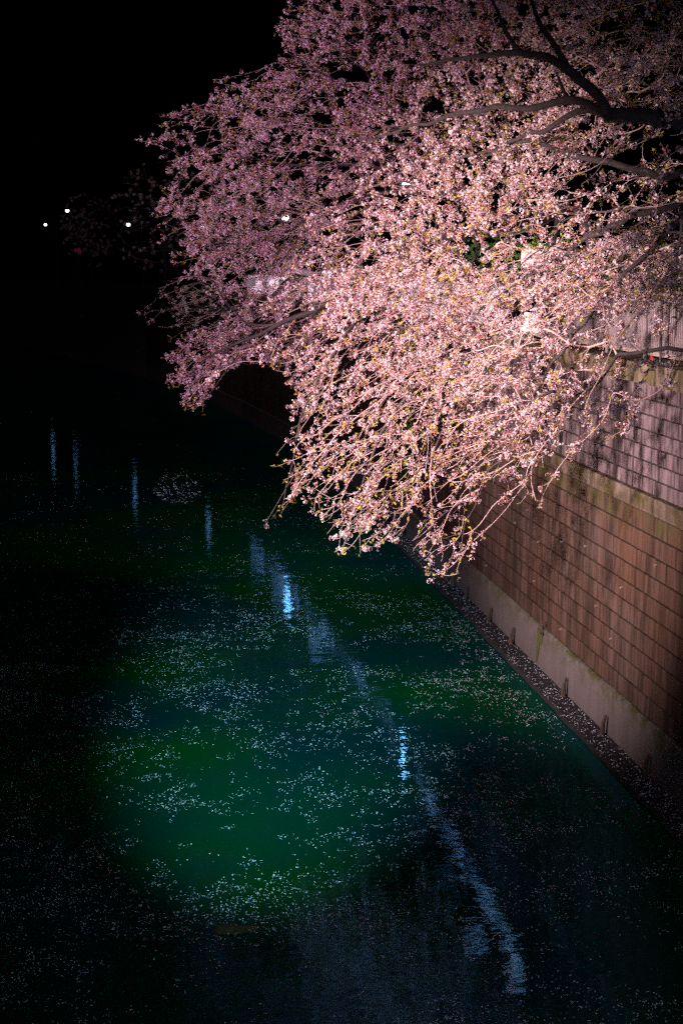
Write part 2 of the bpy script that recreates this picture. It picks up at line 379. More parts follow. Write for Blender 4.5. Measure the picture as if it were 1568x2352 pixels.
def farstrip(prof, name, mat):
    b = MB(); n = len(prof); vs = []
    for i, (x, y) in enumerate(far):
        a = Vector(far[max(i-1,0)]); c = Vector(far[min(i+1,len(far)-1)]); t = (c-a).normalized()
        for d, z in prof: vs.append((x + t.y*d, y - t.x*d, z))
    b.add(vs, [(i*n+k, i*n+k+1, (i+1)*n+k+1, (i+1)*n+k) for i in range(len(far)-1) for k in range(n-1)]); return b.build(name, mat, fw)
farstrip([(.03, 6.74), (.03, .9)], 'joint_backing', M_JOINT)
farstrip([(.9, 6.9), (-.1, 6.9), (-.1, 6.62), (.05, 6.62)], 'coping', M_CAP)
farstrip([(.05, .98), (-.06, .95), (-.06, -1)], 'concrete_band', M_BAND)

# stakes standing on the footing against the band
for k, (px, py, hh) in enumerate(((1434,1790,.42),(1362,1690,.40),(1299,1600,.40),(1174,1480,.40),(1134,1428,.36),(1094,1375,.34),(1067,1345,.36),(1052,1330,.34),(1000,1276,.36),(985,1262,.3))):
    d = ray(px, py); q = Vector((0,0,H)) + d*((.09-H)/d.z); q.x = 8.12
    b = MB(); lean = random.uniform(-.04,.04); n = 7
    b.tube([(0,0,-.12),(.01,lean*.2,hh*.25),(.02,lean*.6,hh*.6),(.05,lean,hh*.88),(.07,lean*1.2,hh)], [.06,.048,.036,.03,.004], n)
    o = b.build('stake', M_STAKE, loc=q)
    ordn = ['first','second','third','fourth','fifth','sixth','seventh','eighth','ninth','tenth'][k]
    tag(o, f'short dark stake at foot of wall, {ordn} counted from the right', 'stake', 'dark stakes along the wall foot')

# ivy on the corner of the wall
iv = empty('ivy', (8.3, YC, 0)); tag(iv, 'dark green ivy hanging down the wall corner behind blossom', 'ivy')
n = 2600; yy = YC - .1 + RNG.normal(0, .35, n); zz = RNG.uniform(1.2, 6.7, n); xx = np.full(n, 8.26) - RNG.uniform(0, .16, n)
cen = np.stack([xx - 0, yy - YC, zz], 1) + np.array([-8.3, 0, 0])
def leafcards(cen, size, rng):
    m = len(cen); a = rng.normal(size=(m,3)); a /= np.linalg.norm(a, axis=1)[:,None]; c = rng.normal(size=(m,3)); c -= a*(a*c).sum(1)[:,None]; c /= np.linalg.norm(c, axis=1)[:,None]
    s = size*rng.uniform(.7,1.3,(m,1))
    V = np.stack([cen - a*s*.5, cen + c*s*.4, cen + a*s*.5, cen - c*s*.4], 1).reshape(-1,3)
    Fc = np.arange(m*4).reshape(m,4); return V, Fc
V, Fc = leafcards(cen, .11, RNG); tag(obj('leaves', mesh_fast('leaves', V, Fc, [M_IVY]), iv), kind='stuff')
b = MB()
for k in range(7):
    y0 = random.uniform(-.5,.4); b.tube([(-.03, y0+random.uniform(-.1,.1), z_) for z_ in (6.6,5.5,4.2,3,1.6)], .012, 5)
b.build('stems', M_TWIG, iv)

# ------------------------------------------------------------------ fence
fe = empty('fence'); tag(fe, 'grey metal picket fence on top of the concrete wall', 'fence')
fx = 8.62
pm = MB(); pm.box((-.012,-.024,6.99), (.012,.024,7.93)); pme = mesh_np('picket', pm.v, pm.f, [M_FENCE]); pm_lit = mesh_np('picket', pm.v, pm.f, [M_FENCE_LIT])
y = 19.0; k = 0
while y < YC and k < 300:
    obj('picket', pme if y < 29.4 else pm_lit, fe, (fx, y, 0)); y += .083; k += 1  # lit-coloured pickets from the bright stretch onward
b = MB(); b.box((fx+.013, 18, 6.92), (fx+.04, YC, 7.02)); b.build('bottom_rail', M_RAIL, fe)
b = MB(); b.box((fx-.04, 18, 7.935), (fx+.05, YC, 8.01)); b.build('top_rail', M_RAIL, fe)
b = MB(); b.box((fx+.05, 18, 6.95), (fx+.056, YC, 7.93)); b.build('mesh_panel', plain('fence_back', (.055,.045,.045), .8), fe)
y = 19.4
while y < YC:
    b = MB(); b.box((fx-.045, y-.035, 6.842), (fx-.0125, y+.035, 7.934)); b.build('post', M_FENCE, fe); y += 2.0
# sprayed tag on the pickets
q = wallpt(1420, 778, fx-.05); b = MB()
def stroke(pts, wd=.012):
    pts = [Vector((fx-.0165, q.y - a_, q.z + c_)) for a_, c_ in pts]
    for p0, p1 in zip(pts, pts[1:]):
        t = (p1-p0).normalized(); s_ = Vector((0, -t.z, t.y))*wd; o_ = Vector((.003,0,0))
        v = [p0-s_, p1-s_, p1+s_, p0+s_]; b.add(v + [x_+o_ for x_ in v], [(3,2,1,0),(4,5,6,7),(0,1,5,4),(1,2,6,5),(2,3,7,6),(3,0,4,7)])
stroke([(-.20,.12),(-.12,.0),(.0,-.04),(.14,-.02),(.2,.08),(.16,.15),(.1,.1),(.14,.02)]); stroke([(-.05,.1),(.03,.16),(.06,.09),(.12,.17)])
stroke([(-.2,-.42),(-.12,-.26),(.04,-.12),(.0,-.38)]); stroke([(.02,-.12),(-.06,-.2)])
b.build('graffiti', M_BLACK, fe)
# fence along the bend
ff = empty('fence'); tag(ff, 'lit-toned picket fence following the bend beyond the corner', 'fence')
cnt = 0; V, Fc = [], []; nb = 0
pv = np.array(pm.v); pf = np.array(pm.f)
for i in range(len(far)-6):
    a = Vector(far[i]); c = Vector(far[i+1]); ln = (c-a).length; t = (c-a)/ln; ang = math.atan2(-t.x, t.y); s_ = 0
    while s_ < ln:
        cc = a + t*s_ + Vector((t.y, -t.x))*.32; s_ += .14
        if cnt < 300: o = obj('picket', pm_lit, ff, (cc.x, cc.y, 0)); o.rotation_euler = (0,0,ang); cnt += 1
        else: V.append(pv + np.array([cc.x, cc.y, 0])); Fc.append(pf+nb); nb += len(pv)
if V: tag(obj('picket_row', mesh_fast('picket_row', np.vstack(V), np.vstack(Fc), [M_FENCE_LIT]), ff), kind='stuff')
for nm, z0, z1 in (('bottom_rail',6.93,7.0),('top_rail',7.935,8.0)):
    b = MB(); vs = []
    for i, (x, y) in enumerate(far[:-5]): vs += [(x+.30,y,z0),(x+.36,y,z0),(x+.36,y,z1),(x+.30,y,z1)]
    b.add(vs, [(i*4+k, (i+1)*4+k, (i+1)*4+(k+1)%4, i*4+(k+1)%4) for i in range(len(far)-6) for k in range(4)]); b.build(nm, M_RAIL, ff)

for fy, w_ in ((31.4, 'nearest the white board'), (34.8, 'midway between white board and ivy corner'), (38.4, 'just before the ivy corner')):  # lamps added to brighten the fence and its streak in the water
    floodlight(dict(loc=(7.75, fy, 7.6), bx=8.4, aim=(8.62, fy+6.5, 7.6), power=1500, size=60, blend=.8, color=(1,.78,.86), base=6.84, soft=.1), 'added small fence light on the coping, the one '+w_)
fl_n = 0  # more lamps added round the bend to carry the fence streak further
for i in range(len(far)-5):
    a = Vector(far[i]); c = Vector(far[i+1]); ln = (c-a).length; t = (c-a)/ln; s_ = 1.0
    while s_ < ln and fl_n < 7:
        cc = a + t*s_; s_ += 6.5; o_ = cc + Vector((t.y,-t.x))*-.55; am = cc + t*7.5 + Vector((t.y,-t.x))*.32
        ic = cc + Vector((t.y,-t.x))*.05
        cf = dict(loc=(o_.x, o_.y, 7.6), aim=(am.x, am.y, 7.6), power=1700, size=60, blend=.8, color=(1.0,.70,.86), base=6.9, soft=.1, bx=ic.x)
        floodlight(cf, 'added small fence light on the far coping, %s one beyond the corner' % ('first','second','third','fourth','fifth','sixth','seventh','eighth','ninth')[fl_n]); fl_n += 1
# white notice board, square sign with ring, red marker lamp
q = wallpt(1228, 722, fx-.07)
nb_ = empty('notice_board', (fx-.07, q.y, q.z)); tag(nb_, 'bright white board fixed to the fence among the blossom', 'board')
b = MB(); b.box((-.012,-.45,-.22), (.01,.45,.22)); b.build('panel', M_WHITE, nb_)
b = MB()
for yy in (-.48,.45): b.box((-.014,yy,-.25), (.012,yy+.03,.25))
b.box((-.014,-.45,.22),(.012,.45,.25)); b.box((-.014,-.45,-.25),(.012,.45,-.22)); b.build('frame', M_RAIL, nb_)
q = P(1218, 596, 31.0)
sg = empty('road_sign', (q.x, q.y, 6.7)); tag(sg, 'pale square sign with red ring half hidden by blossom', 'sign')
hz = q.z - 6.7
b = MB(); b.tube([(0,.03,0),(0,.03,hz+.05)], .03, 8); b.build('pole', M_POST, sg)
b = MB(); s_ = .22; rr = .05; pts = []
for cx, cz, a0 in ((s_-rr,s_-rr,0),(-s_+rr,s_-rr,90),(-s_+rr,-s_+rr,180),(s_-rr,-s_+rr,270)):
    for k in range(5): a_ = R(a0+22.5*k); pts.append((cx+rr*math.cos(a_), cz+rr*math.sin(a_)))
m_ = len(pts); b.add([(x_, -.012, z_+hz) for x_, z_ in pts] + [(x_, -.004, z_+hz) for x_, z_ in pts], [tuple(range(m_)), tuple(range(2*m_-1,m_-1,-1))] + [(i, m_+i, m_+(i+1)%m_, (i+1)%m_) for i in range(m_)])
pl_ = b.build('plate', M_SIGN, sg)
b = MB(); K = 28
vs = [(r_*math.cos(2*math.pi*k/K), yy, hz+r_*math.sin(2*math.pi*k/K)) for r_, yy in ((.15,-.016),(.12,-.016),(.12,-.013),(.15,-.013)) for k in range(K)]
b.add(vs, [(j*K+k, j*K+(k+1)%K, ((j+1)%4)*K+(k+1)%K, ((j+1)%4)*K+k) for j in range(4) for k in range(K)]); b.build('ring', M_RED, pl_)
q = wallpt(1492, 821, 8.4)
ml = empty('marker_lamp', (8.42, q.y, 6.84)); tag(ml, 'tiny red lamp beside dark pole at the fence foot', 'lamp')
b = MB(); b.tube([(0,0,0),(0,0,.05)], .05, 8); bs_ = b.build('base', M_POST, ml)
b = MB(); b.sphere((0,0,.075), .028, 8, 6); b.build('lens', M_REDL, bs_)
b = MB(); b.tube([(.05,-.28,0),(.05,-.28,1.25)], .022, 8); b.box((.0,-.33,0),(.1,-.23,.02)); b.build('pole', M_POST, ml)

# ------------------------------------------------------------------ street lamps
def street_lamp(x, y, z, label, mat, base=6.7, r=.17, arm=-1.2, group=None):
    e = empty('street_lamp', (x-arm, y, base)); tag(e, label, 'street lamp', group); h = z-base
    b = MB(); b.tube([(0,0,0),(0,0,.8),(0,0,h-.2)], [.09,.07,.045], 10); b.box((-.14,-.14,0),(.14,.14,.05)); b.build('pole', M_POST, e)
    b = MB(); b.tube([(0,0,h-.2),(arm*.25,0,h+.22),(arm*.7,0,h+.32),(arm,0,h+.26)], .03, 8); b.build('arm', M_POST, e)
    b = MB(); b.tube([(arm,0,h+.30),(arm,0,h+.24),(arm,0,h+.12)], [.06,.14,r*1.15], 12); hd = b.build('hood', M_POST, e)
    b = MB(); b.sphere((arm,0,h), r, 12, 8, sc=(1,1,.85)); b.build('globe', mat, hd, True); return e
q = P(932, 426, 55); street_lamp(q.x, q.y, q.z, 'lit street lamp showing through the middle of the blossom', M_LAMP_NEAR)
q = P(655, 500, 82); street_lamp(q.x, q.y, q.z, 'lit street lamp on right bank hidden behind the blossom, second along', M_LAMP_NEAR, r=.2)
q = P(468, 520, 108); street_lamp(q.x, q.y, q.z, 'lit street lamp on right bank hidden behind the blossom, third along', M_LAMP_B)
q = P(295, 516, 131); street_lamp(q.x, q.y, q.z, 'distant lit lamp nearest to the blossom, right of three', M_LAMP_B, r=.17)
q = P(155, 484, 167); street_lamp(q.x, q.y, q.z, 'distant lit lamp, highest of the three at left', M_LAMP_B, r=.21)
q = P(105, 516, 168); street_lamp(q.x, q.y, q.z, 'distant lit lamp, leftmost and lowest of three', M_LAMP_B, r=.17)
for px, py, y, s_, lab in ((174,575,150,.20,'left of two small pink paper lanterns far down the canal'),(182,575,150,.26,'right of two small pink paper lanterns far down the canal')):
    q = P(px, py, y); e = empty('paper_lantern', q); tag(e, lab, 'lantern', 'pink lanterns hung far down the canal')
    b = MB(); b.sphere((0,0,0), s_, 10, 8, sc=(.7,.7,1.1)); b.build('shade', M_LANTERN, e, True)
    b = MB(); b.tube([(0,0,s_*1.05),(0,0,s_*1.3)], s_*.3, 8); b.tube([(0,0,s_*1.2),(0,0,s_*2.6)], .03, 6); b.build('cap', M_POST, e)

# ------------------------------------------------------------------ cherry trees
def resample(pl, step):
    pl = [np.array(p, float) for p in pl]; out = [pl[0]]
    n = len(pl)
    for i in range(n-1):
        p0 = pl[max(i-1,0)]; p1 = pl[i]; p2 = pl[i+1]; p3 = pl[min(i+2,n-1)]; k = max(1, int(np.linalg.norm(p2-p1)/step))
        for j in range(1, k+1):
            t = j/k; out.append(.5*((2*p1)+(-p0+p2)*t+(2*p0-5*p1+4*p2-p3)*t*t+(-p0+3*p1-3*p2+p3)*t**3))
    return out
def grow(boughs, pts, bf, seg, rng, flow=np.array([-.72,.15,-.55])):
    """boughs: list of (polyline, r0, r1); first one is the trunk; others attach to nearest existing node. Greedy balanced spanning tree over pts."""
    pos = []; par = []; plen = []; rmin = []
    for pl, r0, r1 in boughs:
        rs = resample(pl, .3); prev = -1
        if pos:
            d = np.linalg.norm(np.array(pos)-rs[0], axis=1); prev = int(np.argmin(d))
            if d[prev] > .35:      # bridge the gap
                k = int(d[prev]/.3); a = np.array(pos[prev])
                rs = [a+(rs[0]-a)*(j/(k+1)) for j in range(1,k+1)] + rs
            elif d[prev] < .05: rs = rs[1:]
        for j, p in enumerate(rs):
            pos.append(p + rng.normal(0, .02, 3)); par.append(prev); plen.append(0 if prev < 0 else plen[prev]+np.linalg.norm(p-pos[prev])); rmin.append(r0+(r1-r0)*j/max(1,len(rs)-1)); prev = len(pos)-1
    nb = len(pos); pts = np.array(pts); M = len(pts); alive = np.ones(M, bool)
    best = np.full(M, 1e9); bp = np.zeros(M, int); isb = [False]*nb
    def upd(i):
        v = pts-pos[i]; dd = np.linalg.norm(v, axis=1); c = dd*1.45 - .75*(v@flow) + bf*plen[i]; k = c < best; best[k] = c[k]; bp[k] = i
    for i in range(nb): upd(i)
    for _ in range(M):
        c = np.where(alive, best, 1e9); i = int(np.argmin(c)); alive[i] = False; p = bp[i]; a = pos[p]; v = pts[i]-a; d = np.linalg.norm(v); k = int(d/seg)
        side = rng.normal(0, .06*d, 3); prev = p
        for j in range(1, k+2):
            t = j/(k+1); q = a + v*t + side*math.sin(math.pi*t) + np.array([0,0,.05*d*math.sin(math.pi*t)]); pos.append(q); par.append(prev); plen.append(plen[prev]+d/(k+1)); rmin.append(0); isb.append(j == k+1); prev = len(pos)-1; upd(prev)
    return np.array(pos), np.array(par), np.array(rmin), np.array(isb), nb

def flower_cluster(rng, nf, s=1.0, petals=5, bud=False):
    V = []; Fc = []; mi = []
    for _ in range(nf):
        d = rng.normal(size=3); d[2] = d[2]*.8 - .15; d /= np.linalg.norm(d); c = d*rng.uniform(.028,.052)*s
        u = np.cross(d, [.3,.5,.8]); u /= np.linalg.norm(u); v = np.cross(d, u); ph = rng.uniform(0, 6.28); cup = rng.uniform(1.0,1.6) if bud else rng.uniform(.1,.6); r = rng.uniform(.0165,.0205)*s*(.75 if bud else 1)
        for k in range(petals):
            a = ph + k*2*math.pi/petals; e = u*math.cos(a)+v*math.sin(a); t = -u*math.sin(a)+v*math.cos(a)
            b0 = len(V); w_ = r*.50
            V += [c, c + e*r*.62 + t*w_ + d*r*(cup*.5), c + e*r + d*r*cup, c + e*r*.62 - t*w_ + d*r*(cup*.5)]
            Fc.append([b0,b0+1,b0+2,b0+3]); mi.append(2 if bud else 0)
        b0 = len(V); wv = u*.0022*s; V += [-wv*1.0, wv*1.0, c+wv*1.6, c-wv*1.6]; Fc.append([b0,b0+1,b0+2,b0+3]); mi.append(1)
        b0 = len(V); wv = v*.0022*s; V += [-wv*1.0, wv*1.0, c+wv*1.6, c-wv*1.6]; Fc.append([b0,b0+1,b0+2,b0+3]); mi.append(1)
    return np.array(V), np.array(Fc), np.array(mi)
def leaf_tuft(rng, nl, s=1.0):
    V = []; Fc = []
    for _ in range(nl):
        d = rng.normal(size=3); d[2] = abs(d[2])*.8+.3; d /= np.linalg.norm(d); u = np.cross(d, rng.normal(size=3)); u /= np.linalg.norm(u); n_ = np.cross(d, u); l = rng.uniform(.035,.062)*s; w_ = l*.24; b0 = len(V)
        V += [d*.004, d*l*.4+u*w_-n_*l*.06, d*l-n_*l*.16, d*l*.4-u*w_-n_*l*.06]; Fc.append([b0,b0+1,b0+2,b0+3])
    return np.array(V), np.array(Fc)
def rand_rot(rng, m):
    q = rng.normal(size=(m,4)); q /= np.linalg.norm(q, axis=1)[:,None]; w_,x,y,z = q.T
    return np.stack([1-2*(y*y+z*z),2*(x*y-z*w_),2*(x*z+y*w_),2*(x*y+z*w_),1-2*(x*x+z*z),2*(y*z-x*w_),2*(x*z-y*w_),2*(y*z+x*w_),1-2*(x*x+y*y)],1).reshape(m,3,3)
TR = np.random.default_rng(3)
CL_T = [flower_cluster(TR, n_, bud=b_) for n_, b_ in ((4,0),(6,0),(7,0),(8,0),(6,0),(5,0),(7,0),(6,1))]
LF_T = [leaf_tuft(TR, n_) for n_ in (3,4,5,4)]
CL_ME = [mesh_fast('blossom_cluster', V, Fc, [M_PETAL, M_CALYX, M_BUD], mi) for V, Fc, mi in CL_T]
LF_ME = [mesh_fast('leaf_sprig', V, Fc, [M_LEAF]) for V, Fc in LF_T]

def scatter(parent, pname, fname, cen, temps, mes, mats, rng, nparts, scale=(.85,1.2)):
    m = len(cen); ti = rng.integers(0, len(temps), m); Rm = rand_rot(rng, m); sc = rng.uniform(*scale, m)
    d = np.linalg.norm(cen - np.array([0,0,H]), axis=1); order = np.argsort(d)
    for i in order[:nparts]:
        o = obj(pname, mes[ti[i]], parent); M = Matrix(Rm[i].tolist()).to_4x4() @ Matrix.Scale(float(sc[i]), 4); M.translation = Vector(cen[i]) - parent.location; o.matrix_local = M
    rest = order[nparts:]; Vs = []; Fs = []; Ms = []; nb = 0
    for k, t in enumerate(temps):
        ids = rest[ti[rest] == k]
        if not len(ids): continue
        V = t[0]; W = np.einsum('mij,vj->mvi', Rm[ids]*sc[ids,None,None], V) + cen[ids][:,None,:]; nv = len(V)
        Vs.append(W.reshape(-1,3)); Fs.append((t[1][None]+ (np.arange(len(ids))*nv)[:,None,None] + nb).reshape(-1,4)); nb += nv*len(ids)
        if len(t) > 2: Ms.append(np.tile(t[2], len(ids)))
    if Vs:
        me = mesh_fast(fname, np.vstack(Vs)-np.array(parent.location), np.vstack(Fs), mats, np.concatenate(Ms) if Ms else None)
        tag(obj(fname, me, parent), kind='stuff')

def tubes_np(chains, bigger):
    """chains: list of (pts, radii); returns MB-like arrays of quads"""
    V = []; Fc = []; nb = 0
    for pts, rad in chains:
        n = 8 if rad[0] > .04 else (5 if rad[0] > .012 else 3)
        pts = np.asarray(pts); T = np.gradient(pts, axis=0); T /= np.linalg.norm(T, axis=1)[:,None]+1e-9
        u = np.cross(T[0], [.13,.27,.95]); u /= np.linalg.norm(u)+1e-9; ang = np.arange(n)*2*math.pi/n
        for i in range(len(pts)):
            u = u - T[i]*u.dot(T[i]); u /= np.linalg.norm(u)+1e-9; v = np.cross(T[i], u)
            V.append(pts[i] + (np.cos(ang)[:,None]*u + np.sin(ang)[:,None]*v)*rad[i])
        k = np.arange(n)
        for i in range(len(pts)-1):
            a = nb+i*n; Fc.append(np.stack([a+k, a+(k+1)%n, a+n+(k+1)%n, a+n+k], 1))
        nb += n*len(pts)
    return np.vstack(V), np.vstack(Fc)

def make_tree(label, base, boughs, pts, clprob, rng, tip=.0045, bf=.35, seg=.22, extra=.7, nparts=300, leafp=.75, name='cherry_tree', scale=(.85,1.2), mats=None):
    e = empty(name, base); tag(e, label, 'tree', 'cherry trees along the canal')
    B = np.array(base)
    pos, par, rmin, isb, nb = grow(boughs, pts, bf, seg, rng)
    n = len(pos); ch = [[] for _ in range(n)]
    for i, p in enumerate(par):
        if p >= 0: ch[p].append(i)
    ex = 2.9; rad = np.zeros(n)
    for i in range(n-1, -1, -1):       # children always have a higher index
        rad[i] = tip if not ch[i] else sum(rad[c]**ex for c in ch[i])**(1/ex)
    rad = np.minimum(np.maximum(rad, rmin), .5)
    for i in range(n):
        if par[i] >= 0: rad[i] = min(rad[i], rad[par[i]])
    for _ in range(2):                   # relax the twigs
        q = pos.copy()
        for i in range(nb, n):
            if ch[i]:
                c = max(ch[i], key=lambda k: rad[k]); q[i] = .5*pos[i]+.25*(pos[par[i]]+pos[c])
        pos = q
    for i in range(nb, n):               # tips turn up a little
        if not ch[i]: pos[i] += np.array([0,0,rng.uniform(.0,.07)])
    chains = []; stack = [0]
    while stack:
        s = stack.pop(); c = [s]; i = s
        while ch[i]:
            k = max(ch[i], key=lambda q: rad[q]); stack += [x for x in ch[i] if x != k]; c.append(k); i = k
        p = list(pos[c]); r = list(rad[c])
        if par[s] >= 0: p = [pos[par[s]]] + p; r = [min(rad[par[s]], r[0]*1.3)] + r
        if len(p) < 2: continue
        pp = []; rr = []
        m = len(p)
        for j in range(m-1):
            p0 = p[max(j-1,0)]; p1 = p[j]; p2 = p[j+1]; p3 = p[min(j+2,m-1)]
            for t in (0, .5):
                pp.append(.5*((2*p1)+(-p0+p2)*t+(2*p0-5*p1+4*p2-p3)*t*t+(-p0+3*p1-3*p2+p3)*t**3)); rr.append(r[j]+(r[j+1]-r[j])*t)
        pp.append(p[-1]); rr.append(r[-1]*.8); chains.append((np.array(pp)-B, rr))
    first = True; tw = []
    for pp, rr in chains:
        if first or rr[0] > .030:
            V, Fc = tubes_np([(pp, rr)], True); obj('trunk' if first else 'branch', mesh_fast('branch', V, Fc, [M_BARK], smooth=True), e); first = False
        else: tw.append((pp, rr))
    V, Fc = tubes_np(tw, False); tag(obj('twigs', mesh_fast('twigs', V, Fc, [M_TWIG], smooth=True), e), kind='stuff')
    # blossom positions: at grown points, tips and along thin twigs
    cen = []; lf = []
    for i in range(nb, n):
        if rad[i] > .016: continue
        pr = clprob(pos[i]); p = pr*(1.0 if (isb[i] or not ch[i]) else extra)
        nz = mnoise.noise(Vector(pos[i])*3.1); p *= min(1.25, max(.12, .72+1.5*nz))
        if rng.random() < p:
            k = 1 + (rng.random() < .9*pr) + (nz > .05) + (nz > .25)
            for _ in range(k): cen.append(pos[i] + rng.normal(0, .045, 3))
            if rng.random() < leafp*.7: lf.append(pos[i] + rng.normal(0, .03, 3))
        elif rng.random() < leafp*max(0, min(1, .45-2*mnoise.noise(Vector(pos[i])*1.3))): lf.append(pos[i] + rng.normal(0, .03, 3))
    cen = np.array(cen); lf = np.array(lf); mats = mats or [M_PETAL, M_CALYX, M_BUD]
    scatter(e, 'blossom_cluster', 'blossoms', cen, CL_T, CL_ME, mats, rng, nparts, scale)
    if len(lf): scatter(e, 'leaf_sprig', 'leaves', lf, LF_T, LF_ME, [M_LEAF], rng, nparts, (scale[0]*1.15, scale[1]*1.25))
    print('TREE', label, 'nodes', n, 'clusters', len(cen), 'leaf', len(lf), 'chains', len(chains)); return e

OUT = [(760,-60),(700,20),(650,90),(600,150),(540,200),(450,235),(330,268),(350,345),(420,365),(375,410),(350,480),(375,545),(425,575),(395,650),(480,640),(540,690),(460,770),(385,825),(400,890),(465,935),(520,885),(600,895),(655,925),(665,1000),(650,1090),(632,1190),(720,1185),(745,1230),(800,1300),(885,1270),(925,1225),(990,1330),(1075,1310),(1110,1210),(1180,1165),(1232,1180),(1240,1060),(1290,1010),(1385,1020),(1450,990),(1465,900),(1530,880),(1580,850),(1640,640),(1760,450),(1760,-60)]
OX = np.array(OUT, float)
def inside(x, y):
    c = False; j = len(OX)-1
    for i in range(len(OX)):
        if (OX[i,1] > y) != (OX[j,1] > y) and x < (OX[j,0]-OX[i,0])*(y-OX[i,1])/(OX[j,1]-OX[i,1])+OX[i,0]: c = not c
        j = i
    return c
def sst(x, a, b): t = min(1, max(0, (x-a)/(b-a))); return t*t*(3-2*t)
def depth(px, py):
    return 20.0 + 12.0*(1568-px)/1000*(1-.38*sst(py, 650, 1150)) + 1.5*sst(600-py, 0, 600)
def dens(px, py):
    d = 1.0
    d *= 1 - .93*sst(px, 1230, 1330)*sst(py, 660, 760)          # open window in front of fence and wall
    d *= 1 - .50*sst(py, 900, 1150)
    d *= 1 - .35*sst(px, 1330, 1450)*(1-sst(py, 500, 620))
    d *= 1 - .70*(1-sst(px, 380, 560))*(1-sst(py, 380, 520))     # loose tips upper left
    return d
def hole(px, py):
    for cx, cy, rx, ry, s in ((575,900,90,60,1),(560,610,45,30,.6),(470,300,70,40,.5),(860,1010,30,60,.5),(980,985,40,60,.6),(1130,1000,60,50,.4),(610,960,60,60,1),(1300,545,40,25,.5),(930,440,9,9,1)):
        if ((px-cx)/rx)**2+((py-cy)/ry)**2 < 1: return s
    return 0
def sample(n, rng, xsplit):
    A = []; B_ = []
    while len(A)+len(B_) < n:
        px = rng.uniform(310, 1760); py = rng.uniform(-60, 1340)
        wx = 60*mnoise.noise(Vector((px*.011, py*.011, 3))) + rng.normal(0, 12); wy = 60*mnoise.noise(Vector((px*.011, py*.011, 9))) + rng.normal(0, 12)
        if px > 900 and py > 700: wx *= .4; wy *= .4
        if not inside(px+wx, py+wy): continue
        if rng.random() > dens(px, py) or rng.random() < hole(px, py): continue
        th = 1.3*(1-.45*sst(py, 900, 1200))
        y = depth(px, py) + rng.normal(0, th)
        p = P(px, py, y)
        pv = Vector(p); fl = Vector((-.78,.12,-.61)); al = pv.dot(fl); pe = pv - fl*al
        if mnoise.noise(pe*1.0+fl*al*.28)*1.0 + mnoise.noise(pe*2.3+fl*al*.7)*.45 < -.13: continue
        if p.x > 8.0 and p.z < 8.3: continue
        if p.x > 12: continue
        (A if px + .25*(py-500) > xsplit else B_).append(np.array(p))
    k = 0
    while k < 420:                       # thick sprays in front of the fence line
        px = rng.uniform(740, 1120); py = rng.uniform(615, 725)
        p = P(px, py, depth(px, py) + rng.normal(-.3, .8)); k += 1
        if p.x < 8.0: (A if px + .25*(py-500) > xsplit else B_).append(np.array(p))
    for px, py in ((1396,780),(1422,818),(1439,754),(1386,866),(1368,879),(1398,903),(1439,907),(1456,950),(1444,982),(1386,955),(1358,991),(1328,1018),(1384,1015),(1308,1038),(1273,1006),(1288,964),(1258,964),(1538,845),(1541,879),(1532,799),(1504,769),(1231,1125),(1255,1122),(1232,1164),(1340,900),(1330,840),(1350,800),(1300,900),(1265,880),(1420,700),(1470,720),(1500,690)):
        yb = 21.2 - 1.6*sst(px, 1300, 1540)          # loose sprays hanging in front of the wall
        for _ in range(3): A.append(np.array(P(px+rng.normal(0,5), py+rng.normal(0,5), yb+rng.normal(0,.06))))
    return A, B_
rngT = np.random.default_rng(21)
ptsA, ptsB = sample(9500, rngT, 1130)
def bough(*a): return [tuple(P(px, py, y)) for px, py, y in a]
tA = [(10.9, 18.8, 6.6), (10.8, 18.9, 7.8), (10.4, 19.2, 9.2), (9.6, 19.5, 10.1)] + bough((1660,262,19.6),(1568,274,19.7),(1480,272,19.8),(1400,266,20.0))
boughsA = [(tA, .24, .105),
  (bough((1400,266,20.0),(1372,215,20.2),(1330,186,20.4),(1290,150,20.7),(1245,132,21.0),(1190,118,21.6),(1090,128,22.6),(960,150,24)), .08, .018),
  (bough((1300,156,20.6),(1262,90,21),(1225,30,21.5),(1200,-40,22)), .055, .02),
  (bough((1190,118,21.6),(1160,70,22),(1140,20,22.4),(1100,-40,23)), .035, .012),
  (bough((1400,266,20.0),(1360,246,20.4),(1300,235,21),(1230,246,21.6),(1110,250,23),(980,285,24.5),(850,320,26.5)), .065, .016),
  (bough((1310,240,21),(1285,200,21.2),(1272,165,21.4)), .035, .012),
  (bough((1400,268,20.1),(1350,252,20.8),(1300,266,21.6),(1250,296,22.4),(1190,316,23.4),(1080,380,25)), .06, .015),
  (bough((1700,330,19.3),(1568,400,20),(1440,385,20.8),(1334,359,21.8),(1243,331,22.8),(1206,324,23.4),(1121,346,24.6),(1020,385,26)), .07, .016),
  (bough((1700,420,19.2),(1568,500,19.4),(1490,575,20),(1410,655,20.8),(1340,740,21.6),(1290,800,22),(1240,880,22.4),(1180,1000,22.8),(1130,1110,23.2)), .05, .010),
  (bough((1568,470,19.5),(1450,500,20.5),(1330,560,22),(1200,640,23.4),(1090,720,24.6)), .06, .014),
  (bough((1568,500,19.4),(1545,600,19.2),(1490,690,19.4),(1420,780,19.7),(1380,860,20.0),(1340,950,20.2)), .02, .006),
  (bough((1560,560,19.3),(1545,650,18.9),(1552,740,18.8),(1545,820,18.8)), .014, .005)]
tB = [(10.6, 31.2, 6.6), (10.5, 31.2, 7.8), (10.1, 31, 9.0), (9.6, 30.8, 9.8)]
